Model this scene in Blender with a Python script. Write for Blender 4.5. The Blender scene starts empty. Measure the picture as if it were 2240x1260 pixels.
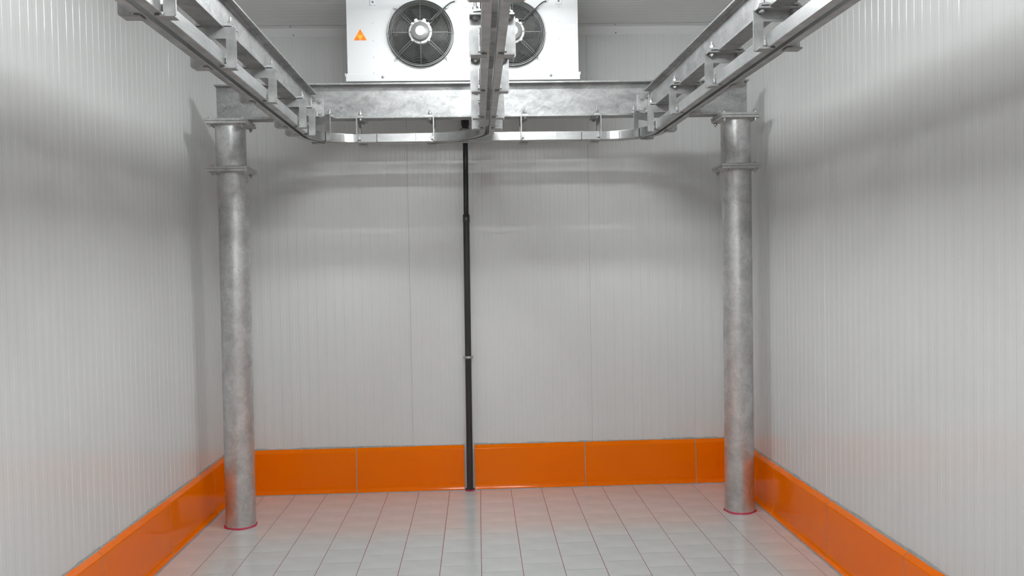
import bpy, math, random
from mathutils import Vector, Matrix
random.seed(7)
sc = bpy.context.scene

# ---------------------------------------------------------------- camera, world, exposure
CAM_H = 1.4639
def set_camera():
    yaw, pitch, roll = .04014, -.02563, -.01862
    cy, sy, cp, sp = math.cos(yaw), math.sin(yaw), math.cos(pitch), math.sin(pitch)
    fw = Vector((sy*cp, cy*cp, sp)); r0 = Vector((cy, -sy, 0)); u0 = r0.cross(fw)
    r = math.cos(roll)*r0 + math.sin(roll)*u0
    u = -math.sin(roll)*r0 + math.cos(roll)*u0
    cd = bpy.data.cameras.new('camera'); co = bpy.data.objects.new('camera', cd)
    cd.sensor_width = 36; cd.lens = 36*1870.6/2240; cd.clip_start = .02
    m = Matrix((( r.x, u.x, -fw.x, 0), (r.y, u.y, -fw.y, 0), (r.z, u.z, -fw.z, CAM_H), (0, 0, 0, 1)))
    co.matrix_world = m
    sc.collection.objects.link(co); sc.camera = co
set_camera()
w = bpy.data.worlds.new('world'); sc.world = w; w.use_nodes = True
w.node_tree.nodes['Background'].inputs[0].default_value = (.8, .82, .85, 1)
w.node_tree.nodes['Background'].inputs[1].default_value = .02
sc.view_settings.view_transform = 'Standard'; sc.view_settings.look = 'None'
sc.view_settings.gamma = 1; sc.view_settings.use_curve_mapping = False
sc.view_settings.exposure = -0.08
LAMP_POWER = (112.0, 215.0, 78.0, 78.0, 78.0)   # emission of the tubes, from the back wall towards the camera and beyond

# ---------------------------------------------------------------- dimensions
XL, XR, YB, YF, ZC = -1.638, 1.713, 5.633, -6.2, 3.03
PER = .0594                     # period of the micro-ribs of the wall panels
ZB, ZT, YC = 2.318, 2.517, 4.95  # cross beam: underside, top, centre line
ZR = 2.182                      # underside of the rails
def xl(y): return -.920 - .0086*(y-4.5)
def xr(y): return 1.013 - .0118*(y-4.5)
def xm(y): return .066

# ---------------------------------------------------------------- materials
def mat(name, color, rough=.5, metal=0., spec=.5, coat=0., build=None):
    m = bpy.data.materials.new(name); m.use_nodes = True
    nt = m.node_tree; b = nt.nodes['Principled BSDF']
    b.inputs['Base Color'].default_value = (*color, 1); b.inputs['Roughness'].default_value = rough
    b.inputs['Metallic'].default_value = metal; b.inputs['Specular IOR Level'].default_value = spec
    b.inputs['Coat Weight'].default_value = coat; b.inputs['Coat Roughness'].default_value = .08
    if build: build(nt, b)
    return m
def N(nt, t, **kw):
    n = nt.nodes.new(t)
    for k, v in kw.items(): setattr(n, k, v)
    return n
def coords(nt, scale=(1, 1, 1)):
    tc = N(nt, 'ShaderNodeTexCoord'); mp = N(nt, 'ShaderNodeMapping')
    mp.inputs['Scale'].default_value = scale
    nt.links.new(tc.outputs['Object'], mp.inputs['Vector']); return mp.outputs['Vector']
def noise(nt, vec, scale, detail=4, rough=.55, dist=0.):
    n = N(nt, 'ShaderNodeTexNoise'); nt.links.new(vec, n.inputs['Vector'])
    n.inputs['Scale'].default_value = scale; n.inputs['Detail'].default_value = detail
    n.inputs['Roughness'].default_value = rough; n.inputs['Distortion'].default_value = dist
    return n.outputs['Fac']
def ramp(nt, fac, stops):
    r = N(nt, 'ShaderNodeValToRGB'); nt.links.new(fac, r.inputs['Fac'])
    e = r.color_ramp.elements
    while len(e) < len(stops): e.new(.5)
    for el, (p, c) in zip(e, stops):
        el.position = p; el.color = (*c, 1) if len(c) == 3 else c
    return r.outputs['Color']
def mixc(nt, a, b, fac, mode='MIX'):
    m = N(nt, 'ShaderNodeMix', data_type='RGBA', blend_type=mode)
    if isinstance(fac, (int, float)): m.inputs[0].default_value = fac
    else: nt.links.new(fac, m.inputs[0])
    nt.links.new(a, m.inputs[6]); nt.links.new(b, m.inputs[7]); return m.outputs[2]
def bump(nt, b, h, strength=.2, dist=.001):
    n = N(nt, 'ShaderNodeBump'); n.inputs['Strength'].default_value = strength
    n.inputs['Distance'].default_value = dist
    nt.links.new(h, n.inputs['Height']); nt.links.new(n.outputs['Normal'], b.inputs['Normal'])
def g(v): return (v, v, v)

def galv(lo, hi, sc_big, rough, specks=True, streak=None, metal=.72, scratch=False, scuff=False):
    def f(nt, b):
        v = coords(nt, streak or (1, 1, 1))
        a = noise(nt, v, sc_big, 6, .62, .6)
        col = ramp(nt, a, [(.28, g(lo)), (.52, g((lo+hi)/2)), (.74, g(hi))])
        vo = N(nt, 'ShaderNodeTexVoronoi'); nt.links.new(coords(nt), vo.inputs['Vector'])
        vo.inputs['Scale'].default_value = 90
        sp = ramp(nt, vo.outputs['Color'], [(0, g(.88)), (1, g(1.1))])
        col = mixc(nt, col, sp, .8, 'MULTIPLY')
        if specks:
            s = noise(nt, coords(nt, (1, 1, .55)), 62, 3, .5)
            col = mixc(nt, col, ramp(nt, s, [(.22, g(.35)), (.28, g(1))]), 1., 'MULTIPLY')
        if scuff:
            d = noise(nt, coords(nt, (1, 1, .35)), 38, 7, .75, 2.5)
            col = mixc(nt, col, ramp(nt, d, [(.30, g(.45)), (.40, g(1))]), .75, 'MULTIPLY')
        if scratch:
            tc = N(nt, 'ShaderNodeTexCoord'); mp = N(nt, 'ShaderNodeMapping'); mp.inputs['Rotation'].default_value = (0, math.radians(38), 0)
            m2 = N(nt, 'ShaderNodeMapping'); m2.inputs['Scale'].default_value = (9, 30, 110)
            nt.links.new(tc.outputs['Object'], mp.inputs['Vector']); nt.links.new(mp.outputs['Vector'], m2.inputs['Vector'])
            s2 = noise(nt, m2.outputs['Vector'], 1.6, 3, .6); area = noise(nt, coords(nt), 4, 2)
            sc1 = ramp(nt, s2, [(.60, g(0)), (.68, g(1))]); ar = ramp(nt, area, [(.48, g(0)), (.62, g(.5))])
            k = N(nt, 'ShaderNodeMath', operation='MULTIPLY'); nt.links.new(sc1, k.inputs[0]); nt.links.new(ar, k.inputs[1])
            br = N(nt, 'ShaderNodeRGB'); br.outputs[0].default_value = (.75, .75, .75, 1)
            col = mixc(nt, col, br.outputs[0], k.outputs[0])
            d = noise(nt, coords(nt), 30, 6, .7, 1.2)
            col = mixc(nt, col, ramp(nt, d, [(.30, g(.6)), (.42, g(1))]), .8, 'MULTIPLY')
        nt.links.new(col, b.inputs['Base Color'])
        r = ramp(nt, a, [(.3, g(rough+.1)), (.7, g(rough-.08))]); nt.links.new(r, b.inputs['Roughness'])
        bump(nt, b, noise(nt, coords(nt), 120, 3), .12, .001)
    return mat('galvanised steel', g(.5), rough, metal, build=f)
M = {}
M['beam'] = galv(.24, .49, 11, .46, specks=False, streak=(.7, .7, 1.4), metal=.5, scratch=True)
M['column'] = galv(.48, .78, 8, .40, specks=True, metal=.85, scuff=True)
M['plate'] = galv(.38, .62, 14, .48, specks=True, metal=.55)
def brushed(nt, b):
    a = noise(nt, coords(nt, (3, 3, 160)), 6, 3, .5)
    c = noise(nt, coords(nt), 9, 4)
    col = mixc(nt, ramp(nt, a, [(.3, g(.38)), (.7, g(.54))]), ramp(nt, c, [(.3, g(.82)), (.7, g(1.05))]), 1., 'MULTIPLY')
    nt.links.new(col, b.inputs['Base Color'])
M['rail'] = mat('brushed aluminium rail', g(.6), .30, .92, build=brushed)
def brk(nt, b):
    c = noise(nt, coords(nt), 26, 5)
    nt.links.new(ramp(nt, c, [(.3, g(.29)), (.7, g(.43))]), b.inputs['Base Color'])
M['bracket'] = mat('zinc plated bracket', g(.45), .42, .55, build=brk)
M['bolt'] = mat('zinc bolt', g(.46), .42, .75)
M['bolt_dark'] = mat('dark bolt', g(.12), .4, .7)
M['weld'] = mat('weld bead', g(.5), .5, .7)
def wallf(nt, b):
    c = noise(nt, coords(nt), 1.6, 3)
    nt.links.new(ramp(nt, c, [(.3, (.765, .77, .765)), (.7, (.80, .805, .80))]), b.inputs['Base Color'])
def wall_aniso(nt, b):       # roll-formed sheet: gloss smeared across the rolling direction
    wallf(nt, b)
    tg = N(nt, 'ShaderNodeTangent', direction_type='RADIAL', axis='Z')
    nt.links.new(tg.outputs[0], b.inputs['Tangent']); b.inputs['Anisotropic'].default_value = .92
M['wall'] = mat('coated panel sheet', (.78, .78, .78), .20, build=wall_aniso)
M['ceiling'] = mat('coated ceiling sheet', (.78, .78, .78), .25, build=wallf)
M['trim'] = mat('coated trim sheet', (.80, .80, .80), .25)
M['core'] = mat('panel core', g(.3), .8)
def tilef(nt, b):
    oi = N(nt, 'ShaderNodeObjectInfo')
    tone = ramp(nt, oi.outputs['Random'], [(0, (.665, .672, .664)), (1, (.685, .692, .682))])
    n2 = noise(nt, coords(nt), 5, 5)
    col = mixc(nt, tone, ramp(nt, n2, [(.3, g(.93)), (.7, g(1.05))]), 1., 'MULTIPLY')
    n3 = noise(nt, coords(nt), 45, 2)
    col = mixc(nt, col, ramp(nt, n3, [(.18, g(.7)), (.24, g(1))]), .7, 'MULTIPLY')
    nt.links.new(col, b.inputs['Base Color'])
    bump(nt, b, noise(nt, coords(nt), 180, 2), .08, .0006)
M['tile'] = mat('ceramic floor tile', (.48, .48, .475), .15, spec=.7, build=tilef)
M['grout'] = mat('grey grout', (.10, .10, .10), .9)
M['grout_rose'] = mat('rose grout', (.30, .045, .085), .85)
M['mastic'] = mat('rose red mastic', (.50, .04, .09), .6)
def orangef(nt, b):
    n = noise(nt, coords(nt), 2.5, 3)
    nt.links.new(ramp(nt, n, [(.3, (1., .180, .0)), (.7, (1., .195, .0))]), b.inputs['Base Color'])
M['orange'] = mat('glossy orange kerb', (.95, .16, .001), .12, spec=.18, build=orangef)
def sealf(nt, b):
    n = noise(nt, coords(nt), 60, 4)
    nt.links.new(ramp(nt, n, [(.3, g(.30)), (.7, g(.44))]), b.inputs['Base Color'])
M['sealant'] = mat('grey sealant', g(.3), .6, build=sealf)
M['white'] = mat('white lacquered casing', (.70, .70, .71), .25)
M['paper'] = mat('white paper label', (.80, .80, .80), .6)
M['print'] = mat('grey print', g(.55), .7)
M['black'] = mat('black plastic', g(.012), .35)
M['guard'] = mat('chromed guard wire', g(.24), .3, .85)
M['ring'] = mat('dark fan ring', g(.05), .4, .3)
M['inside'] = mat('dark fan duct', g(.008), .8, spec=.1)
M['blade'] = mat('dark fan blade', g(.012), .6, spec=.2)
M['motor'] = mat('grey motor', g(.22), .4, .3)
M['nylon'] = mat('white nylon', g(.75), .4)
M['pvc'] = mat('charcoal plastic pipe', g(.028), .38)
M['pvc_black'] = mat('black plastic pipe', g(.010), .32)
M['rubber'] = mat('black rubber', g(.01), .6)
M['yellow'] = mat('orange warning sticker', (1.0, .33, .006), .5)
M['yellow_in'] = mat('light orange print', (1.0, .44, .04), .5)
M['red'] = mat('dark orange print', (.80, .10, .003), .5)
M['stamp'] = mat('bright scratched zinc', g(.55), .45, .5)
def emis(name, s):
    m = bpy.data.materials.new(name); m.use_nodes = True; nt = m.node_tree
    nt.nodes.remove(nt.nodes['Principled BSDF'])
    e = N(nt, 'ShaderNodeEmission'); e.inputs[0].default_value = (.955, 1, 1, 1); e.inputs[1].default_value = s
    nt.links.new(e.outputs[0], nt.nodes['Material Output'].inputs[0]); return m

# ---------------------------------------------------------------- mesh helpers
class MB:
    def __init__(s): s.v = []; s.f = []; s.smooth = []; s.mi = []
    def add(s, vs, fs, smooth=False, mi=0, mtx=None):
        o = len(s.v)
        s.v += [tuple(mtx @ Vector(p)) if mtx else tuple(p) for p in vs]
        for f in fs: s.f.append([i+o for i in f]); s.smooth.append(smooth); s.mi.append(mi)
        return s
    def box(s, x0, x1, y0, y1, z0, z1, mi=0, mtx=None):
        v = [(x, y, z) for z in (z0, z1) for y in (y0, y1) for x in (x0, x1)]
        return s.add(v, [(0,2,3,1),(4,5,7,6),(0,1,5,4),(2,6,7,3),(0,4,6,2),(1,3,7,5)], False, mi, mtx)
    def prism(s, pts, a, b, axis='y', mi=0, mtx=None, smooth=False, caps=True):
        """closed 2D outline extruded a..b. axis y: pts=(x,z); axis x: pts=(y,z); axis z: pts=(x,y)"""
        def P(p, t): return {'y': (p[0], t, p[1]), 'x': (t, p[0], p[1]), 'z': (p[0], p[1], t)}[axis]
        n = len(pts); v = [P(p, a) for p in pts] + [P(p, b) for p in pts]
        s.add(v, [(i, (i+1) % n, (i+1) % n+n, i+n) for i in range(n)], smooth, mi, mtx)
        if caps: s.add(v, [tuple(range(n))[::-1], tuple(range(n, 2*n))], False, mi, mtx)
        return s
    def cyl(s, p0, p1, r0, r1=None, seg=24, caps=True, smooth=True, mi=0, rot=0.):
        r1 = r0 if r1 is None else r1
        p0, p1 = Vector(p0), Vector(p1); d = (p1-p0).normalized()
        a = d.orthogonal().normalized(); b = d.cross(a)
        v = []
        for p, r in ((p0, r0), (p1, r1)):
            for i in range(seg):
                t = 2*math.pi*i/seg+rot; v.append(p + r*(math.cos(t)*a + math.sin(t)*b))
        s.add(v, [(i, (i+1) % seg, (i+1) % seg+seg, i+seg) for i in range(seg)], smooth, mi)
        if caps: s.add(v, [tuple(range(seg))[::-1], tuple(range(seg, 2*seg))], False, mi)
        return s
    def hexn(s, p0, p1, r): return s.cyl(p0, p1, r, seg=6, smooth=False)
    def tube(s, pts, r, seg=8, closed=False, mi=0, caps=True):
        pts = [Vector(p) for p in pts]; n = len(pts); v = []; up = None
        for i, p in enumerate(pts):
            if closed: t = pts[(i+1) % n]-pts[i-1]
            else: t = pts[min(i+1, n-1)]-pts[max(i-1, 0)]
            t.normalize()
            if up is None: up = t.orthogonal().normalized()
            a = (up-t*up.dot(t)).normalized(); up = a; b = t.cross(a)
            for k in range(seg):
                q = 2*math.pi*k/seg; v.append(p + r*(math.cos(q)*a+math.sin(q)*b))
        fs = []
        for i in range(n if closed else n-1):
            j = (i+1) % n
            for k in range(seg): fs.append((i*seg+k, i*seg+(k+1) % seg, j*seg+(k+1) % seg, j*seg+k))
        s.add(v, fs, True, mi)
        if not closed and caps: s.add(v, [tuple(range(seg))[::-1], tuple(range((n-1)*seg, n*seg))], False, mi)
        return s
    def lathe(s, prof, center, axis='y', seg=48, mi=0, smooth=True, sign=1):
        """prof: list of (r, t) along the axis; open profile revolved"""
        c = Vector(center); v = []
        for r, t in prof:
            for i in range(seg):
                q = 2*math.pi*i/seg
                if axis == 'y': v.append(c+Vector((r*math.cos(q), t, r*math.sin(q))))
                else: v.append(c+Vector((r*math.cos(q), r*math.sin(q), t)))
        fs = []
        for j in range(len(prof)-1):
            for i in range(seg): fs.append((j*seg+i, j*seg+(i+1) % seg, (j+1)*seg+(i+1) % seg, (j+1)*seg+i))
        return s.add(v, fs, smooth, mi)
    def mesh(s, name, mats):
        me = bpy.data.meshes.new(name); me.from_pydata(s.v, [], s.f); me.update()
        for m in (mats if isinstance(mats, (list, tuple)) else [mats]): me.materials.append(m)
        me.polygons.foreach_set('use_smooth', s.smooth); me.polygons.foreach_set('material_index', s.mi)
        import bmesh
        b = bmesh.new(); b.from_mesh(me); bmesh.ops.recalc_face_normals(b, faces=b.faces); b.to_mesh(me); b.free()
        me.update(); return me
    def obj(s, name, m, parent=None, bevel=0.):
        o = bpy.data.objects.new(name, s.mesh(name, m)); link(o, parent)
        if bevel:
            md = o.modifiers.new('bevel', 'BEVEL'); md.width = bevel; md.segments = 2; md.limit_method = 'ANGLE'
            md.angle_limit = math.radians(40)
        return o
def link(o, parent=None):
    sc.collection.objects.link(o)
    if parent: o.parent = parent
    return o
def inst(name, me, parent, loc=(0, 0, 0), rot=(0, 0, 0)):
    o = bpy.data.objects.new(name, me); o.location = loc; o.rotation_euler = rot; return link(o, parent)
def tag(o, label, cat, group=None):
    o['label'] = label; o['category'] = cat
    if group: o['group'] = group
    return o
def empty(name, loc=(0, 0, 0), rz=0.):
    o = bpy.data.objects.new(name, None); o.empty_display_size = .1
    o.location = loc; o.rotation_euler = (0, 0, rz); return link(o)
def struct(o): o['kind'] = 'structure'; return o
def copy_tree(o, parent=None):
    c = o.copy(); link(c, parent)
    for ch in o.children: copy_tree(ch, c)
    return c

# ================================================================ SETTING
# ---- ribbed sandwich panels
def rib_profile(wd, phase=0.):
    """outline points (u, d): d=0 proud, d>0 recessed; chamfered edges and 1 mm micro-ribs every PER/2"""
    h = PER/2; s = .0028; d = .0011
    pts = [(0.0003, .0022), (.0024, 0)]
    k = 0; u = phase if phase > .012 else phase+h
    lvl = 0
    while u < wd-.012:
        pts += [(u-s/2, d if lvl else 0), (u+s/2, 0 if lvl else d)]
        lvl = 1-lvl; u += h
    pts += [(wd-.0024, 0 if not lvl else d), (wd-.0003, .0022)]
    return pts
def panel(name, wd, z0, z1, place, parent, phase=0., m='wall'):
    """place(u, d, z) -> world"""
    pts = rib_profile(wd, phase); b = MB(); n = len(pts); back = .0095
    v = [place(u, d, z0) for u, d in pts]+[place(u, d, z1) for u, d in pts]
    b.add(v, [(i, i+1, i+1+n, i+n) for i in range(n-1)])
    e = [place(pts[0][0], pts[0][1], z0), place(pts[0][0], back, z0), place(pts[0][0], back, z1), place(pts[0][0], pts[0][1], z1)]
    b.add(e, [(0, 1, 2, 3)])
    e = [place(pts[-1][0], pts[-1][1], z0), place(pts[-1][0], back, z0), place(pts[-1][0], back, z1), place(pts[-1][0], pts[-1][1], z1)]
    b.add(e, [(0, 1, 2, 3)])
    return b.obj(name, M[m], parent)

wall_back = struct(MB().box(XL-.1, XR+.1, YB+.0095, YB+.1, 0, ZC+.1).obj('wall_back', M['core']))
for x0, x1 in ((XL, -.445), (-.445, .743), (.743, XR)):
    panel('panel', x1-x0, .0, ZC, lambda u, d, z, x0=x0: (x0+u, YB+d, z), wall_back, (PER/2)*.35 if x0 > XL else .02)
wall_left = struct(MB().box(XL-.1, XL-.0095, YF, YB+.0095, 0, ZC+.1).obj('wall_left', M['core']))
ys = [YF, -4.85, -3.66, -2.47, -1.28, -.09, 1.1, 2.289, 3.477, 4.70, YB]
for a, b_ in zip(ys, ys[1:]):
    panel('panel', b_-a, 0, ZC, lambda u, d, z, a=a: (XL-d, a+u, z), wall_left, .012)
wall_right = struct(MB().box(XR+.0095, XR+.1, YF, YB+.0095, 0, ZC+.1).obj('wall_right', M['core']))
ys = [YF, -5.35, -4.16, -2.97, -1.78, -.6, .594, 1.782, 2.97, 4.158, 5.346, YB]
for a, b_ in zip(ys, ys[1:]):
    panel('panel', b_-a, 0, ZC, lambda u, d, z, a=a: (XR+d, a+u, z), wall_right, .012)
wall_front = struct(MB().box(XL-.1, XR+.1, YF-.1, YF-.0095, 0, ZC+.1).obj('wall_front', M['core']))
for x0, x1 in ((XL, -.445), (-.445, .743), (.743, XR)):
    panel('panel', x1-x0, 0, ZC, lambda u, d, z, x0=x0: (x0+u, YF-d, z), wall_front, .012)
ceiling = struct(MB().box(XL, XR, YF, YB, ZC+.0095, ZC+.1).obj('ceiling', M['core']))
ys = [YF, -5.65, -4.46, -3.27, -2.09, -.9, .288, 1.476, 2.664, 3.852, 5.04, YB]
for a, b_ in zip(ys, ys[1:]):
    panel('panel', b_-a, XL, XR, lambda u, d, z, a=a: (z, a+u, ZC+d), ceiling, .012, 'ceiling')
# rivets in the side walls
def rivet(p, n, parent, r=.006):
    n = Vector(n); p = Vector(p)
    MB().cyl(p, p+n*.0025, r, r*.55, seg=14).obj('rivet', M['trim'], parent)
for y in (3.443,): rivet((XL, y, 1.465), (1, 0, 0), wall_left)
for y in (4.205, 2.98): rivet((XR, y, 1.465), (-1, 0, 0), wall_right)
rivet((.70, YB, 1.50), (0, -1, 0), wall_back, .005)
# folded angle trims along the ceiling and in the upright corners
def trim(name, quads, screws=()):
    b = MB()
    for q in quads: b.box(*q)
    o = struct(b.obj(name, M['trim'], bevel=.0006))
    for p, n in screws:
        n = Vector(n); p = Vector(p); MB().cyl(p, p+n*.003, .0042, .003, seg=10).obj('screw', M['bolt_dark'], o)
t = .0018
scr = []
for k in range(5):
    x = -1.16+.7*k
    scr += [((x, YB-.0018, ZC-.045), (0, -1, 0)), ((x-.01, YB-.045, ZC-.0018), (0, 0, -1))]
trim('trim_1', [(XL, XR, YB-t, YB, ZC-.058, ZC), (XL, XR, YB-.058, YB, ZC-t, ZC)], scr)
trim('trim_2', [(XL, XL+t, YF, YB, ZC-.058, ZC), (XL, XL+.058, YF, YB, ZC-t, ZC)])
trim('trim_3', [(XR-t, XR, YF, YB, ZC-.058, ZC), (XR-.058, XR, YF, YB, ZC-t, ZC)])
trim('trim_4', [(XL, XL+.058, YB-t, YB, .26, ZC), (XL, XL+t, YB-.058, YB, .26, ZC)])
trim('trim_5', [(XR-.072, XR, YB-t, YB, .26, ZC), (XR-t, XR, YB-.072, YB, .26, ZC)])

# ---- tiled floor: grout bed with separate tiles
X0, TW, TH = -.0079, .2, .010
bed = MB().box(XL, XR, YF, YB, -.08, -.0040)
lines = [X0+k*TW for k in range(-8, 9)]
for x in lines: bed.box(x-.004, x+.004, YF, YB-.05, -.006, -.0014, mi=1)
floor = struct(bed.obj('floor', [M['grout'], M['grout_rose']]))
def tile_mesh(w_, d_):
    b = MB(); c = .0005; z0 = -TH
    a0, a1 = w_/2, d_/2
    v = [(sx*a0, sy*a1, z0) for sx, sy in ((-1,-1),(1,-1),(1,1),(-1,1))]
    v += [(sx*a0, sy*a1, -c*.6) for sx, sy in ((-1,-1),(1,-1),(1,1),(-1,1))]
    v += [(sx*(a0-c), sy*(a1-c), 0) for sx, sy in ((-1,-1),(1,-1),(1,1),(-1,1))]
    fs = []
    for k in range(2):
        for i in range(4): fs.append((4*k+i, 4*k+(i+1) % 4, 4*k+4+(i+1) % 4, 4*k+4+i))
    fs.append((8, 9, 10, 11)); b.add(v, fs)
    return b
GX, GY = .0028, .0030
cache = {}
rest = MB()
edges = [XL+.03]+lines+[XR-.03]
yfar = YB-.04
for i in range(len(edges)-1):
    x0, x1 = edges[i]+GX/2, edges[i+1]-GX/2
    if x1-x0 < .01: continue
    off = 0. if (i-9) % 2 == 0 else .1
    yj = [5.46+.2-off-.2*k for k in range(-1, 60)]
    yj = [y for y in yj if YF+.03 < y < yfar]
    yj = [yfar]+yj+[YF+.02]
    for ya, yb in zip(yj, yj[1:]):
        w_, d_ = x1-x0, ya-yb-GY
        if d_ < .012: continue
        c = (x0+w_/2, (ya+yb)/2)
        if ya > 2.45:
            key = (round(w_, 4), round(d_, 4))
            if key not in cache: cache[key] = tile_mesh(w_, d_).mesh('tile', M['tile'])
            inst('tile', cache[key], floor, (c[0], c[1], random.uniform(-.00025, .00025)))
        else:
            tb = tile_mesh(w_, d_); rest.add([(p[0]+c[0], p[1]+c[1], p[2]) for p in tb.v], tb.f)
ro = rest.obj('far_tile_field', M['tile'], floor); ro['kind'] = 'stuff'

# ---- orange coved kerb along the walls (s = distance from the wall, z)
KERB = [(0, .0), (.050, .0), (.0495, .005), (.0445, .0085), (.0385, .016), (.034, .027), (.0320, .042), (.0285, .266), (.0275, .270),
        (.0090, .2885), (.006, .290), (0, .290)]
CORE = [(0, .0), (.060, .0), (.058, .0030), (.049, .0035), (.037, .0140), (.0325, .027), (.0305, .042), (.0270, .266),
        (.0085, .287), (.0045, .289), (0, .289)]
def kerb_run(name, place, u0, u1, joints, gaps=(), seed=1):
    """place(u, s, z) -> world; root is the grey mortar/sealant bed, blocks are its parts"""
    rnd = random.Random(seed); b = MB()
    def ext(prof, a, c, bb, ragged=False):
        n = len(prof)
        v = [place(a, s, z) for s, z in prof]+[place(c, s, z) for s, z in prof]
        bb.add(v, [(i, (i+1) % n, (i+1) % n+n, i+n) for i in range(n)]+[tuple(range(n)), tuple(range(n, 2*n))])
    segs = []
    cur = u0
    for g0, g1 in sorted(gaps): segs.append((cur, g0)); cur = g1
    segs.append((cur, u1))
    for a, c in segs: ext(CORE, a, c, b)
    root = struct(b.obj(name, M['sealant']))
    # ragged sealant bead above the blocks
    for a, c in segs:
        sb = MB(); n = max(2, int((c-a)/.012)); v = []; h = .2955
        for i in range(n+1):
            u = a+(c-a)*i/n; h += rnd.uniform(-.0022, .0022); h = min(.2985, max(.2925, h))
            v += [place(u, .0085, .2885), place(u, .0035, h-.002), place(u, .0006, h)]
        sb.add(v, [q for i in range(n) for q in ((3*i, 3*i+3, 3*i+4, 3*i+1), (3*i+1, 3*i+4, 3*i+5, 3*i+2))])
        sb.obj('sealant_bead', M['sealant'], root)
    cuts = sorted([u0, u1]+list(joints)+[e for gg in gaps for e in gg])
    for a, c in zip(cuts, cuts[1:]):
        if any(abs(a-g0) < 1e-6 for g0, _ in gaps): continue
        bb = MB(); ext(KERB, a+.0026, c-.0026, bb)
        bb.obj('kerb_block', M['orange'], root, bevel=.0012)
    return root
kerb_run('baseboard_back', lambda u, s, z: (u, YB-s, z), XL, XR, (-.815, .689, 1.428, 1.625), ((-.107, -.044),), 2)
yl = [5.21-.745*k for k in range(0, 10)]
kerb_run('baseboard_left', lambda u, s, z: (XL+s, u, z), YF, YB, [5.205, 4.455, 3.665, 2.92]+[2.17-.75*k for k in range(11)], (), 3)
kerb_run('baseboard_right', lambda u, s, z: (XR-s, u, z), YF, YB, [4.84, 4.09, 3.335, 2.59]+[1.84-.75*k for k in range(11)], (), 4)
kerb_run('baseboard_front', lambda u, s, z: (u, YF+s, z), XL, XR, (-.8, -.05, .7, 1.45), (), 5)

# ================================================================ LUMINAIRES on the ceiling
def luminaire(y, power, label):
    r = tag(empty('ceiling_luminaire', (.05, y, ZC)), label, 'light', 'twin tube ceiling luminaires')
    L = .43
    MB().prism([(-.075, 0), (.075, 0), (.062, -.045), (-.062, -.045)], -L, L, 'x').obj('housing', M['white'], r)
    em = emis('lit tube', power)
    for s in (-1, 1):
        tb = MB().cyl((-L+.02, s*.035, -.075), (L-.02, s*.035, -.075), .013, seg=14).obj('lamp_tube', em, r)
        for e in (-1, 1):
            MB().box(e*(L-.008)-.010, e*(L-.008)+.010, s*.035-.016, s*.035+.016, -.092, -.045).obj('lamp_holder', M['nylon'], r)
for y_, p_, l_ in zip((4.15, 1.90, -.35, -2.45, -4.65), LAMP_POWER, ('just before the cross beam', 'between cross beam and camera', 'straight above the camera',
                      'first behind the camera', 'farthest behind the camera')):
    luminaire(y_, p_, 'white twin-tube luminaire on the ceiling, '+l_)

# ================================================================ STEEL BEAMS
def isec(h, b, tf, tw, r=.007):
    """outline (a, z) of an I-section standing on z=0"""
    p = [(-b/2, 0), (b/2, 0), (b/2, tf), (tw/2+r, tf), (tw/2+r*.3, tf+r*.3), (tw/2, tf+r),
         (tw/2, h-tf-r), (tw/2+r*.3, h-tf-r*.3), (tw/2+r, h-tf), (b/2, h-tf), (b/2, h)]
    return p+[(-a, z) for a, z in reversed(p)][:-1][1:] if False else p+[(-a, z) for a, z in p[::-1]][0:-1]
sec200 = [(a+YC, z+ZB) for a, z in isec(ZT-ZB, .100, .0085, .0056, .012)]
cross = MB().prism(sec200, -1.462, 1.588, 'x').obj('cross_beam', M['beam'])
tag(cross, 'galvanised I-beam spanning crosswise between the two round columns', 'beam')
# stamped letters at the left end of the web
def stroke(b, p, q, y, wd=.0022):
    p, q = Vector((p[0], 0, p[1])), Vector((q[0], 0, q[1])); d = (q-p).normalized(); n = Vector((-d.z, 0, d.x))*wd/2
    v = [p-n, q-n, q+n, p+n]; v = [Vector((a.x, y, a.z)) for a in v]+[Vector((a.x, y+.0016, a.z)) for a in v]
    b.add(v, [(0,1,2,3),(4,5,6,7),(0,1,5,4),(1,2,6,5),(2,3,7,6),(3,0,4,7)])
b = MB(); x, z, H = -1.428, 2.398, .021; yw = YC-.0028-.0012
for ch in 'NIMI':
    if ch == 'N': w_ = .013; ss = [((0,0),(0,1)), ((0,1),(1,0)), ((1,0),(1,1))]
    elif ch == 'I': w_ = .004; ss = [((.5,0),(.5,1))]
    else: w_ = .016; ss = [((0,0),(0,1)), ((0,1),(.5,.45)), ((.5,.45),(1,1)), ((1,1),(1,0))]
    for (a, c), (d, e) in ss: stroke(b, (x+a*w_, z+c*H), (x+d*w_, z+e*H), yw)
    x += w_+.007
b.obj('stamped_letters', M['stamp'], cross)

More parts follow.
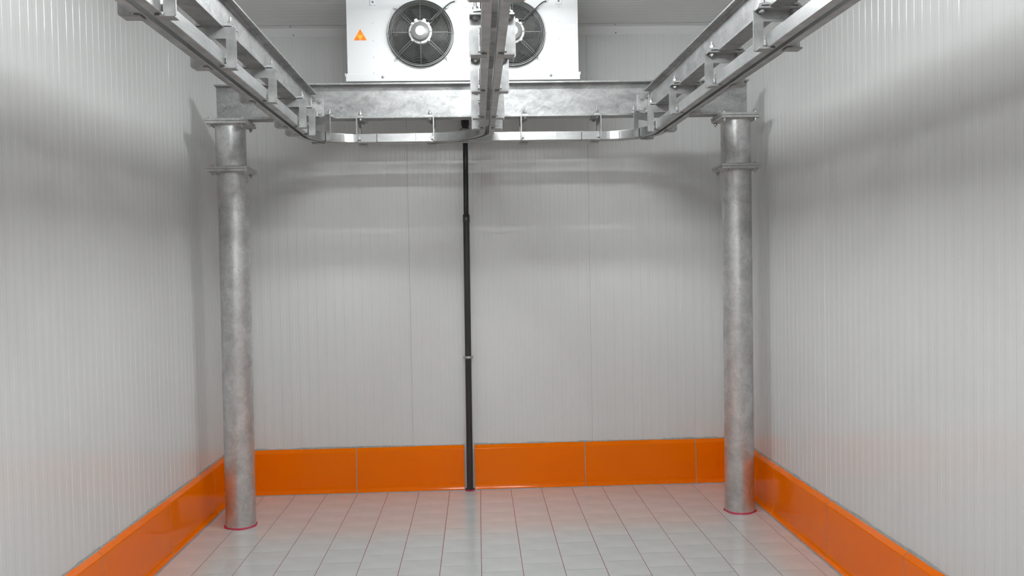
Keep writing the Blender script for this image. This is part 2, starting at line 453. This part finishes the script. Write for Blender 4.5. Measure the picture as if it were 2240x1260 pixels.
YE = YC-.006     # long beams end at the cross beam's web
def long_beam(name, xf, label):
    s = (xf(4.5)-xf(2.5))/2.
    r = empty(name, (0, 0, 0)); tag(r, label, 'beam')
    sec = isec(.140, .073, .0069, .0047, .007); n = len(sec)
    y0, y1 = YF+.02, YC-.055
    b = MB(); v = [(xf(y0)+a, y0, ZB+z) for a, z in sec]+[(xf(y1)+a, y1, ZB+z) for a, z in sec]
    b.add(v, [(i, (i+1) % n, (i+1) % n+n, i+n) for i in range(n)]+[tuple(range(n)), tuple(range(n, 2*n))])
    b.box(xf(y1)-.0024, xf(y1)+.0024, y1, YC-.004, ZB+.016, ZB+.124)      # coped web end
    b.obj('i_section', M['beam'], r)
    for sd in (-1, 1):
        x = xf(YC)
        cl = MB().box(x+sd*.0024, x+sd*.0094, YC-.068, YC-.0040, ZB+.020, ZB+.124)
        cl.box(x+sd*.0024, x+sd*.066, YC-.0105, YC-.0032, ZB+.020, ZB+.124)
        c = cl.obj('angle_cleat', M['plate'], r, bevel=.001)
        for z in (ZB+.040, ZB+.106):
            p = Vector((x+sd*.046, YC-.0105, z))
            MB().cyl(p, p+Vector((0, -.003, 0)), .0185, seg=24).hexn(p+Vector((0, -.003, 0)), p+Vector((0, -.013, 0)), .0120).obj('bolt', M['bolt'], c)
            p = Vector((x+sd*.0094, YC-.045, z))
            MB().cyl(p, p+Vector((sd*.003, 0, 0)), .0125, seg=16).hexn(p+Vector((sd*.003, 0, 0)), p+Vector((sd*.011, 0, 0)), .0095).cyl(
                p+Vector((sd*.011, 0, 0)), p+Vector((sd*.020, 0, 0)), .005, seg=10).obj('bolt', M['bolt'], c)
    return r
long_beam('long_beam', xl, 'galvanised I-beam running into the room above the left rail')
long_beam('long_beam', xm, 'galvanised I-beam above the middle rail, hidden behind it')
long_beam('long_beam', xr, 'galvanised I-beam running into the room above the right rail')

# ================================================================ RAILS (twin tubes with a slot)
RW, RG, RH = .030, .020, .050
def sweep(b, path, off, w_, z0, z1):
    n = len(path); v = []
    for i, p in enumerate(path):
        t = (Vector(path[min(i+1, n-1)])-Vector(path[max(i-1, 0)])).normalized(); nr = Vector((t.y, -t.x))
        for o in (off-w_/2, off+w_/2):
            for z in (z0, z1): v.append((p[0]+nr.x*o, p[1]+nr.y*o, z))
    fs = []
    for i in range(n-1):
        a, c = 4*i, 4*i+4
        fs += [(a, a+1, c+1, c), (a+2, c+2, c+3, a+3), (a, c, c+2, a+2), (a+1, a+3, c+3, c+1)]
    fs += [(0, 1, 3, 2), (4*n-4, 4*n-2, 4*n-1, 4*n-3)]
    b.add(v, fs)
def arc(c, r, a0, a1, n=20): return [(c[0]+r*math.cos(math.radians(a0+(a1-a0)*i/n)), c[1]+r*math.sin(math.radians(a0+(a1-a0)*i/n))) for i in range(n+1)]
def rail(name, path, label, welds=()):
    r = tag(empty(name), label, 'rail')
    for s in (-1, 1):
        b = MB(); sweep(b, path, s*(RW+RG)/2, RW, ZR, ZR+RH); b.obj('rail_tube', M['rail'], r, bevel=.003)
    for (x, y, ax) in welds:
        for s in (-1, 1):
            wb = MB(); o = s*(RW+RG)/2; h = RW/2+.0004; pts = []
            rnd = random.Random(int(x*1000)+s)
            ring = [(-h, ZR-.0004), (h, ZR-.0004), (h, ZR+RH+.0004), (-h, ZR+RH+.0004)]
            loop = []
            for (u0, z0), (u1, z1) in zip(ring, ring[1:]+ring[:1]):
                for k in range(8):
                    f = k/8; u = u0+(u1-u0)*f; z = z0+(z1-z0)*f; j = rnd.uniform(-.0016, .0016)
                    loop.append((x+j, y+o+u, z) if ax == 'x' else (x+o+u, y+j, z))
            wb.tube(loop, .0016, 6, closed=True); wb.obj('weld_bead', M['weld'], r)
    return r
RC, RM = .25, .33
pl = [(xl(y), y) for y in (YF+.02, 1., 3.)]+arc((xl(4.7)+RC, YC-RC), RC, 180, 90)+[(-.557, YC)]
rail('overhead_rail', pl, 'left overhead twin-tube rail bending right below the cross beam', [(xl(4.68), 4.62, 'y')])
pr_ = [(xr(y), y) for y in (YF+.02, 1., 3.)]+arc((xr(4.7)-RC, YC-RC), RC, 0, 90)+[(.615, YC)]
rail('overhead_rail', pr_, 'right overhead twin-tube rail bending left below the cross beam', [(xr(4.62), 4.56, 'y')])
pm = [(xm(y), y) for y in (YF+.02, 1., 3.)]+arc((xm(4.6)-RM, YC-RM), RM, 0, 90)
rail('overhead_rail', pm, 'middle overhead twin-tube rail bending left into the crosswise rail')
rail('cross_rail', [(-.557, YC), (-.1, YC), (.3, YC), (.615, YC)], 'straight crosswise twin-tube rail hanging under the cross beam',
     [(-.553, YC, 'x'), (-.335, YC, 'x'), (.471, YC, 'x'), (.611, YC, 'x')])

# ================================================================ HANGER BRACKETS
def make_bracket(hw, bolt_x, fl):
    """rail runs along local y; web at y=0, flanges towards +y. origin on the rail's underside"""
    H = ZB-ZR; th = .006; lw = .035; fd = .046
    r = empty('hanger_bracket')
    def portal(y0, y1):
        b = MB(); c = .006
        o = [(-hw, -.006+c), (-hw+c, -.006), (-hw+lw-.002, -.006), (-hw+lw, 0), (-hw+lw, H-.040), (hw-lw, H-.040), (hw-lw, 0),
             (hw-lw+.002, -.006), (hw-c, -.006), (hw, -.006+c), (hw, H-.004), (hw-.004, H), (-hw+.004, H), (-hw, H-.004)]
        q = {'L': [0, 1, 2, 3, 4, 13], 'T': [4, 5, 10, 11, 12, 13], 'R': [5, 6, 7, 8, 9, 10]}
        n = len(o); v = [(x, y0, z) for x, z in o]+[(x, y1, z) for x, z in o]
        fs = []
        for k in q.values(): fs += [tuple(k), tuple(i+n for i in k)]
        fs += [(i, (i+1) % n, (i+1) % n+n, i+n) for i in range(n)]
        return b.add(v, fs)
    portal(0, th).obj('portal_plate', M['bracket'], r)
    s0, s1 = bolt_x-.017, bolt_x+.017
    tf = MB(); z0, z1 = H-th, H
    tf.box(-hw+.004, hw-.004, th, .018, z0, z1).box(-hw+.004, hw-.004, .028, fd, z0, z1)
    for a, c in ((-hw+.004, -s1), (-s0, s0), (s1, hw-.004)): tf.box(a, c, .018, .028, z0, z1)
    tf.obj('top_flange', M['bracket'], r)
    for s in (-1, 1):
        a, c = sorted((s*.019, s*(hw-.006)))
        ft = MB().box(a, c, th, fd, -.006, -.0004)
        a, c = sorted((s*.019, s*(hw-.030))); ft.box(a, c, 0, th, -.006, -.0004)
        ft.obj('foot', M['bracket'], r, bevel=.0012)
        # small lug beside the tube
        a, c = sorted((s*(RW+RG/2+.0002), s*(hw-lw+.004)))
        MB().box(a, c, .0062, .020, .012, .030).obj('lug', M['bolt'], r, bevel=.0015)
        # clamp finger over the beam flange with bolt
        y0, y1 = .008, .040; e = s*(fl-.016); m_ = s*fl; o = s*(bolt_x+.016)
        up = [(e, H+.0068+.0002), (m_, H+.0145), (s*bolt_x, H+.0160), (o, H+.0075), (o, H+.0002)]
        lo = [(s*(bolt_x+.010), H+.0002), (s*(bolt_x+.006), H+.006), (s*(fl+.004), H+.0075), (e, H+.0068)]
        cl = MB().prism(up+lo, y0, y1, 'y').obj('clamp', M['plate'], r)
        bx, by = s*bolt_x, .023
        MB().hexn((bx, by, H+.015), (bx, by, H+.026), .0105).cyl((bx, by, H+.026), (bx, by, H+.040), .0052, seg=10).obj('nut', M['bolt'], cl)
        MB().hexn((bx, by, H-th-.009), (bx, by, H-th), .0105).cyl((bx, by, H-th-.012), (bx, by, H-th-.009), .0052, seg=10).obj('bolt_head', M['bolt'], cl)
    return r
proto = {'long': make_bracket(.080, .0555, .0365), 'cross': make_bracket(.090, .068, .050)}
used = {'long': False, 'cross': False}
def bracket(kind, x, y, rz, label):
    o = copy_tree(proto[kind]) if used[kind] else proto[kind]
    used[kind] = True
    o.location = (x, y, ZR); o.rotation_euler = (0, 0, rz)
    tag(o, label, 'bracket', 'rail hanger brackets'); return o
PI = math.pi
for y, lb in ((2.43, 'nearest the camera, cut by the photo edge'), (3.05, 'second from the camera'), (3.675, 'third from the camera'),
              (4.33, 'fourth from the camera'), (4.585, 'last before the bend')):
    bracket('long', xl(y), y, 0, 'steel hanger bracket on the left rail, '+lb)
for y, lb in ((2.893, 'nearest the camera'), (3.485, 'second from the camera'), (4.105, 'third from the camera'), (4.595, 'last before the bend')):
    bracket('long', xr(y), y, 0 if y > 4.5 else PI, 'steel hanger bracket on the right rail, '+lb)
for y, lb in ((2.325, 'nearest the camera, cut by the photo edge'), (2.945, 'second from the camera'), (3.55, 'third from the camera'),
              (4.175, 'fourth from the camera'), (4.49, 'last before the bend')):
    bracket('long', xm(y), y, PI, 'steel hanger bracket on the middle rail, '+lb)
# on the bends: web lies along the radius
a = math.radians(40)
bracket('long', xl(4.7)+RC-RC*math.cos(a), YC-RC+RC*math.sin(a), -a, 'steel hanger bracket turned at an angle on the left bend')
a = math.radians(36)
bracket('long', xr(4.7)-RC+RC*math.cos(a), YC-RC+RC*math.sin(a), a, 'steel hanger bracket turned at an angle on the right bend')
for x, rz, lb in ((-.665, -PI/2, 'leftmost of four'), (-.228, PI/2, 'just left of the drain pipe'),
                  (.262, -PI/2, 'just right of the middle rail'), (.722, PI/2, 'rightmost of four')):
    bracket('cross', x, YC, rz, 'steel hanger bracket on the crosswise rail, '+lb)

# ================================================================ COLUMNS
def column(x, zmid, dx, label):
    r = tag(empty('steel_column', (x, YC, 0)), label, 'column', 'round steel columns')
    R = .0842; h = .1125
    def pipe(name, x0, x1, z0, z1):
        b = MB(); seg = 56; v = []
        for z, xx in ((z0, x0), ((z0+z1)/2, (x0+x1)/2), (z1, x1)):
            for i in range(seg): q = 2*PI*i/seg; v.append((xx+R*math.cos(q), R*math.sin(q), z))
        b.add(v, [(k*seg+i, k*seg+(i+1) % seg, (k+1)*seg+(i+1) % seg, (k+1)*seg+i) for k in range(2) for i in range(seg)], True)
        b.add(v, [tuple(range(seg)), tuple(range(2*seg, 3*seg))])
        return b.obj(name, M['column'], r)
    pipe('lower_pipe', 0, dx, .0005, zmid-.013); pipe('upper_pipe', 0, 0, zmid+.013, ZB-.030)
    b = MB(); b.lathe([(R-.002, .010), (R+.002, .006), (R+.007, .0025), (R+.010, .0004)], (0, 0, 0), 'z', 40)
    for i, p in enumerate(b.v):
        k = 1+.035*math.sin(i % 40*.47+x)+.03*math.sin(i % 40*.94+2*x) if i >= 80 else 1
        b.v[i] = (p[0]*k, p[1]*k, p[2])
    b.obj('mastic_ring', M['mastic'], r)
    for z0, tilt, ox in ((zmid-.0135, 0, dx*.6), (zmid+.0005, 0, dx*.2), (ZB-.030, 0, .004), (ZB-.0145, 0, 0)):
        th = .013 if z0 < 2.2 else .014
        MB().box(ox-h, ox+h, -h, h, z0, z0+th).obj('flange_plate', M['plate'], r, bevel=.0012)
    # weld fillets
    for z, s in ((zmid-.0135, -1), (ZB-.030, -1), (zmid+.0135, 1)):
        MB().lathe([(R, s*.008), (R+.003, s*.004), (R+.007, 0)], (dx*.5 if z < zmid else 0, 0, z), 'z', 40).obj('weld_fillet', M['plate'], r)
    for zc, half, q in ((ZB-.0155, .0148, .090), (zmid, .0138, .082)):
        for sx in (-1, 1):
            for sy in (-1, 1):
                px, py = sx*q + (.0 if zc > 2.2 else dx*.4), sy*.092
                b = MB(); b.cyl((px, py, zc-half-.003), (px, py, zc-half), .0125, seg=16)
                b.hexn((px, py, zc-half-.0125), (px, py, zc-half-.003), .0098).cyl((px, py, zc-half-.021), (px, py, zc-half-.0125), .0052, seg=10)
                b.hexn((px, py, zc+half), (px, py, zc+half+.008), .0098)
                b.obj('flange_bolt', M['bolt'], r)
    return r
column(-1.388, 2.036, .009, 'round galvanised steel column beside the left wall')
column(1.518, 2.012, .004, 'round galvanised steel column beside the right wall')

# ================================================================ UNIT COOLER
FY = 4.95
uc = tag(empty('unit_cooler', (0, FY, 2.53)), 'white ceiling unit cooler with two round fans above the cross beam', 'cooler')
def W(o):   # parts are modelled in world coordinates, shifted below to the unit's base
    return o
cs = MB(); FR = .172; FC = [(-.296, 2.801), (.229, 2.799)]
xa, xb, za, zb = -.718, .607, 2.575, 3.018
def front_with_holes(b, y):
    cuts = [xa, FC[0][0]-FR, FC[0][0]+FR, FC[1][0]-FR, FC[1][0]+FR, xb]
    for i in (0, 2, 4): b.add([(cuts[i], y, za), (cuts[i+1], y, za), (cuts[i+1], y, zb), (cuts[i], y, zb)], [(0, 1, 2, 3)])
    for cx, cz in FC:
        n = 48; v = [(cx+FR*math.cos(2*PI*i/n), y, cz+FR*math.sin(2*PI*i/n)) for i in range(n)]
        for i in range(n):
            q = 2*PI*i/n; c_, s_ = math.cos(q), math.sin(q)
            # project to the rectangle [cx-FR,cx+FR]x[za,zb]
            kx = FR/abs(c_) if abs(c_) > 1e-6 else 1e9
            kz = ((zb-cz)/s_ if s_ > 1e-6 else ((za-cz)/s_ if s_ < -1e-6 else 1e9))
            k = min(kx, kz); v.append((cx+k*c_, y, cz+k*s_))
        b.add(v, [(i, (i+1) % n, (i+1) % n+n, i+n) for i in range(n)])
        # rectangle corners left out by the polar fan
        for sx in (-1, 1):
            for zz in (za, zb):
                ang = math.atan2(zz-cz, sx*FR)
                k = int(math.floor((ang % (2*PI))/(2*PI/n)))
                b.add([v[n+k], v[n+(k+1) % n], (cx+sx*FR, y, zz)], [(0, 1, 2)])
front_with_holes(cs, FY)
D = 5.40
cs.add([(xa, FY, za), (xa, D, za), (xa, D, zb), (xa, FY, zb)], [(0, 1, 2, 3)]).add([(xb, FY, za), (xb, D, za), (xb, D, zb), (xb, FY, zb)], [(0, 1, 2, 3)])
cs.add([(xa, FY, zb), (xb, FY, zb), (xb, D, zb), (xa, D, zb)], [(0, 1, 2, 3)]).add([(xa, FY, za), (xb, FY, za), (xb, D, za), (xa, D, za)], [(0, 1, 2, 3)])
cs.add([(xa, D, za), (xb, D, za), (xb, D, zb), (xa, D, zb)], [(0, 1, 2, 3)])
W(cs.obj('casing', M['white'], uc))
tr = MB().box(-.727, .614, FY-.012, D+.01, 2.533, 2.577)
tr.box(-.731, -.727, FY-.012, D+.01, 2.560, 2.580).box(.614, .618, FY-.012, D+.01, 2.560, 2.580)
W(tr.obj('drip_tray', M['white'], uc, bevel=.003))
for x in (-.517, .445): W(MB().lathe([(.0, -.020), (.004, -.019), (.0075, -.016), (.0085, -.012)], (x, FY, 2.557), 'y', 16).obj('tray_screw', M['bolt'], uc))
for x, dx in ((-.568, -1), (-.034, 0), (.499, 1)):
    for z in (2.953, 2.866, 2.769, 2.673, 2.584):
        if dx == 0 and z in (2.866, 2.673): pass
        W(MB().lathe([(0, -.0035), (.003, -.003), (.0045, -.001), (.005, 0)], (x, FY, z), 'y', 12).obj('screw', M['white'], uc))
for x in (-.566, .497):
    tb = MB().box(x-.017, x+.017, FY-.008, FY, 2.965, 3.018); t_ = W(tb.obj('mounting_tab', M['white'], uc, bevel=.002))
    MB().lathe([(0, -.0125), (.005, -.012), (.0065, -.008)], (x, FY, 2.983), 'y', 14).obj('tab_screw', M['motor'], t_)
for x in (-.60, .50): W(MB().box(x-.02, x+.02, 5.1, 5.3, 3.016, ZC).obj('ceiling_hanger', M['bracket'], uc))
# warning sticker
def tri(cx, cz, s, y, th=.0006): return [(cx, cz+s*.577), (cx-s/2, cz-s*.289), (cx+s/2, cz-s*.289)]
st = W(MB().prism([(-.642, 2.834), (-.680, 2.769), (-.604, 2.769)], FY-.0008, FY, 'y').obj('warning_sticker', M['yellow'], uc))
st['label'] = 'orange triangular warning sticker with three small signs'
MB().prism([(-.642, 2.770), (-.6605, 2.8005), (-.6235, 2.8005)], FY-.0011, FY-.0008, 'y').obj('sticker_centre', M['yellow_in'], st)
for cx, cz, kind in ((-.642, 2.8085, '!'), (-.6605, 2.7775, 'a'), (-.6235, 2.7775, 'b')):
    T = tri(cx, cz, .030, 0); t2 = tri(cx, cz, .0215, 0); b = MB(); y = FY-.0012
    v = [(p[0], y, p[1]) for p in T]+[(p[0], y, p[1]) for p in t2]
    b.add(v, [(i, (i+1) % 3, (i+1) % 3+3, i+3) for i in range(3)])
    if kind == '!':
        b.add([(cx-.0014, y, cz+.008), (cx+.0014, y, cz+.008), (cx+.0008, y, cz-.001), (cx-.0008, y, cz-.001)], [(0, 1, 2, 3)])
        b.add([(cx-.0011, y, cz-.0035), (cx+.0011, y, cz-.0035), (cx+.0011, y, cz-.0055), (cx-.0011, y, cz-.0055)], [(0, 1, 2, 3)])
    else:
        n = 10; b.add([(cx+.0042*math.cos(2*PI*i/n), y, cz-.001+.0038*math.sin(2*PI*i/n)) for i in range(n)], [tuple(range(n))])
    b.obj('sign', M['red'], st)
lb = W(MB().box(.493, .590, FY-.0006, FY, 2.777, 2.853).obj('paper_label', M['paper'], uc))
rnd = random.Random(3); b = MB()
for z, x0, x1 in ((2.8265, .499, .584), (2.8195, .511, .574), (2.8050, .511, .571)):
    x = x0
    while x < x1:
        l = rnd.uniform(.002, .010); b.box(x, min(x+l, x1), FY-.0010, FY-.0006, z, z+.0032); x += l+rnd.uniform(.0012, .003)
b.obj('printed_lines', M['print'], lb)
# fans
def fan(cx, cz, idx):
    c = (cx, FY, cz); Ro = .190
    ring = W(MB().lathe([(FR-.004, .10), (FR-.004, .0), (FR+.002, -.022), (FR+.004, -.024), (Ro-.006, -.022), (Ro-.001, -.014), (Ro, -.002), (Ro, .0)], c, 'y', 72).obj('fan_ring', M['ring'], uc))
    W(MB().lathe([(FR-.006, -.0), (FR-.006, .12), (.001, .12)], c, 'y', 48).obj('fan_duct', M['inside'], uc)).parent = uc
    gd = MB()
    def P(r, q, y): return (cx+r*math.cos(q), FY+y, cz+r*math.sin(q))
    for k in range(15):
        r = .072+k*(.176-.072)/14; y = -.046+.020*max(0, (k-9)/5)**2
        gd.tube([P(r, 2*PI*i/56, y) for i in range(56)], .0010, 5, closed=True)
    gd.tube([P(Ro-.004, 2*PI*i/64, -.026) for i in range(64)], .0022, 6, closed=True)
    for q in (0, PI/2, PI, 3*PI/2): gd.tube([P(.072, q, -.0445), P(.150, q, -.0445), P(.176, q, -.026), P(Ro+.002, q, -.020), P(Ro+.002, q, -.008)], .0014, 6)
    gd.obj('fan_guard', M['guard'], ring)
    for i, q0 in enumerate((45, 135, 225, 315)):
        q = math.radians(q0); arm = MB(); u = Vector((-math.sin(q), 0, math.cos(q)))
        for s in (-1, 1):
            arm.tube([Vector(P(.060, q, -.048))+u*s*.006, Vector(P(.165, q, -.048))+u*s*.006, Vector(P(.186, q, -.030))+u*s*.005, Vector(P(.196, q, -.010))+u*s*.004, Vector(P(.209, q, -.003))+u*s*.003], .0016, 6)
        ao = arm.obj('support_arm', M['guard'], ring)
        MB().lathe([(0, -.0065), (.004, -.006), (.0045, -.003), (.0085, -.0025), (.0088, 0)], P(.209, q, 0), 'y', 18).obj('arm_screw', M['nylon'], ring)
    # blades behind the guard
    bl = MB(); nb = 5
    for k in range(nb):
        v = []; m_ = 7
        for i in range(m_):
            r = .05+(.158-.05)*i/(m_-1); sw = .35*(i/(m_-1))
            for e, yy in ((-.42, .055), (0, .035), (.42, .012)):
                v.append(P(r, 2*PI*k/nb+e*(1.1-.25*i/(m_-1))+sw+idx*.4, yy))
        bl.add(v, [(3*i+j, 3*i+j+1, 3*i+j+4, 3*i+j+3) for i in range(m_-1) for j in range(2)], True)
    bl.obj('blades', M['blade'], ring)
    MB().lathe([(.053, .03), (.053, -.046), (.066, -.046), (.0665, -.050), (.053, -.050)], c, 'y', 48).obj('motor_plate', M['nylon'], ring)
    mo = MB().lathe([(.052, -.040), (.052, -.074), (.049, -.079), (.0, -.079)], c, 'y', 48).obj('motor', M['motor'], ring)
    MB().lathe([(0, -.0800), (.0265, -.0800), (.0268, -.0788)], c, 'y', 36).obj('motor_label', M['paper'], ring)
    for q0 in (45, 135, 225, 315):
        MB().lathe([(0, -.060), (.005, -.059), (.0078, -.055), (.0080, -.046)], P(.064, math.radians(q0), 0), 'y', 14).obj('motor_lug', M['nylon'], ring)
    for q0 in (0, 90, 180, 270):
        MB().lathe([(0, -.054), (.0045, -.053), (.005, -.048)], P(.059, math.radians(q0+1), 0), 'y', 10).obj('motor_screw', M['bolt'], ring)
    for q0 in (69, 111):
        q = math.radians(q0); a_, b_ = Vector(P(.047, q, -.060)), Vector(P(.068, q, -.060))
        MB().cyl(a_, b_, .0115, .0115, seg=8, smooth=False).cyl(b_, b_+(b_-a_)*.25, .0085, seg=12).obj('cable_gland', M['nylon'], ring)
    # supply cable to a grommet in the casing
    q = math.radians(64); p0 = Vector(P(.075, q, -.060)); gx, gz = cx+.199, cz+.186
    cb = [p0, Vector((cx+.060, FY-.062, cz+.062)), Vector((cx+.078, FY-.060, cz+.070)), Vector((cx+.105, FY-.056, cz+.100)), Vector((cx+.138, FY-.050, cz+.134)),
          Vector((cx+.160, FY-.035, cz+.158)), Vector((cx+.178, FY-.018, cz+.175)), Vector((gx, FY, gz))]
    fine = []
    for i in range(len(cb)-1):
        a0, a1, a2, a3 = cb[max(i-1, 0)], cb[i], cb[i+1], cb[min(i+2, len(cb)-1)]
        for k in range(5):
            t = k/5; fine.append(.5*((2*a1)+(a2-a0)*t+(2*a0-5*a1+4*a2-a3)*t*t+(-a0+3*a1-3*a2+a3)*t**3))
    fine.append(cb[-1])
    MB().tube(fine, .0034, 8).obj('supply_cable', M['ring'], ring)
    MB().lathe([(.0, -.004), (.009, -.0035), (.0115, 0)], (gx, FY, gz), 'y', 20).obj('grommet', M['print'], ring)
fan(*FC[0], 0); fan(*FC[1], 1)
for o in uc.children_recursive: o.data.transform(Matrix.Translation((0, -FY, -2.53)))

# ================================================================ DRAIN PIPE
PY = 5.577
dp = tag(empty('drain_pipe', (0, 0, 0)), 'dark vertical drain pipe on the back wall ending between the orange kerbs', 'pipe')
MB().cyl((-.0755, PY, .0), (-.0655, PY, 1.800), .0205, seg=28).obj('lower_pipe', M['pvc'], dp)
MB().lathe([(.0205, -.05), (.0222, -.045), (.0222, .0), (.0165, .003)], (-.0655, PY, 1.803), 'z', 28).obj('coupling', M['pvc'], dp)
MB().cyl((-.0655, PY, 1.800), (-.0605, PY, 2.36), .0165, seg=24).obj('upper_pipe', M['pvc_black'], dp)
ft = MB().lathe([(.0165, -.005), (.021, 0), (.021, .04), (.026, .048), (.026, .085), (.022, .095), (.022, .13)], (-.0605, PY, 2.335), 'z', 28)
ft.obj('socket_fitting', M['pvc_black'], dp)
bend = [(-.0605, PY, 2.46), (-.0605, PY-.004, 2.485), (-.0605, PY-.02, 2.503), (-.0605, PY-.06, 2.512), (-.0605, 5.36, 2.520), (-.0605, 5.335, 2.527), (-.0605, 5.325, 2.531)]
MB().tube(bend, .0165, 16).obj('elbow_pipe', M['pvc_black'], dp)
def clamp(x, z, r):
    c = MB().lathe([(r, -.008), (r+.004, -.008), (r+.004, .008), (r, .008)], (x, PY, z), 'z', 28).obj('pipe_clamp', M['bolt'], dp)
    for s in (-1, 1):
        MB().box(x+s*(r+.002)-(.011 if s < 0 else 0), x+s*(r+.002)+(.011 if s > 0 else 0), PY-.006, PY+.004, z-.009, z+.009).obj('clamp_ear', M['bolt'], c)
        MB().hexn((x+s*(r+.009), PY-.010, z), (x+s*(r+.009), PY-.006, z), .0042).obj('clamp_screw', M['bolt'], c)
    MB().cyl((x, PY+r, z), (x, YB, z), .005, seg=10).obj('wall_stud', M['bolt'], c)
    return c
clamp(-.0707, .874, .0207)
clamp(-.0605, 2.352, .0212)
b = MB().lathe([(.0205, .006), (.028, .003), (.034, .0006)], (-.0755, PY, 0), 'z', 28); b.obj('floor_collar', M['mastic'], dp)
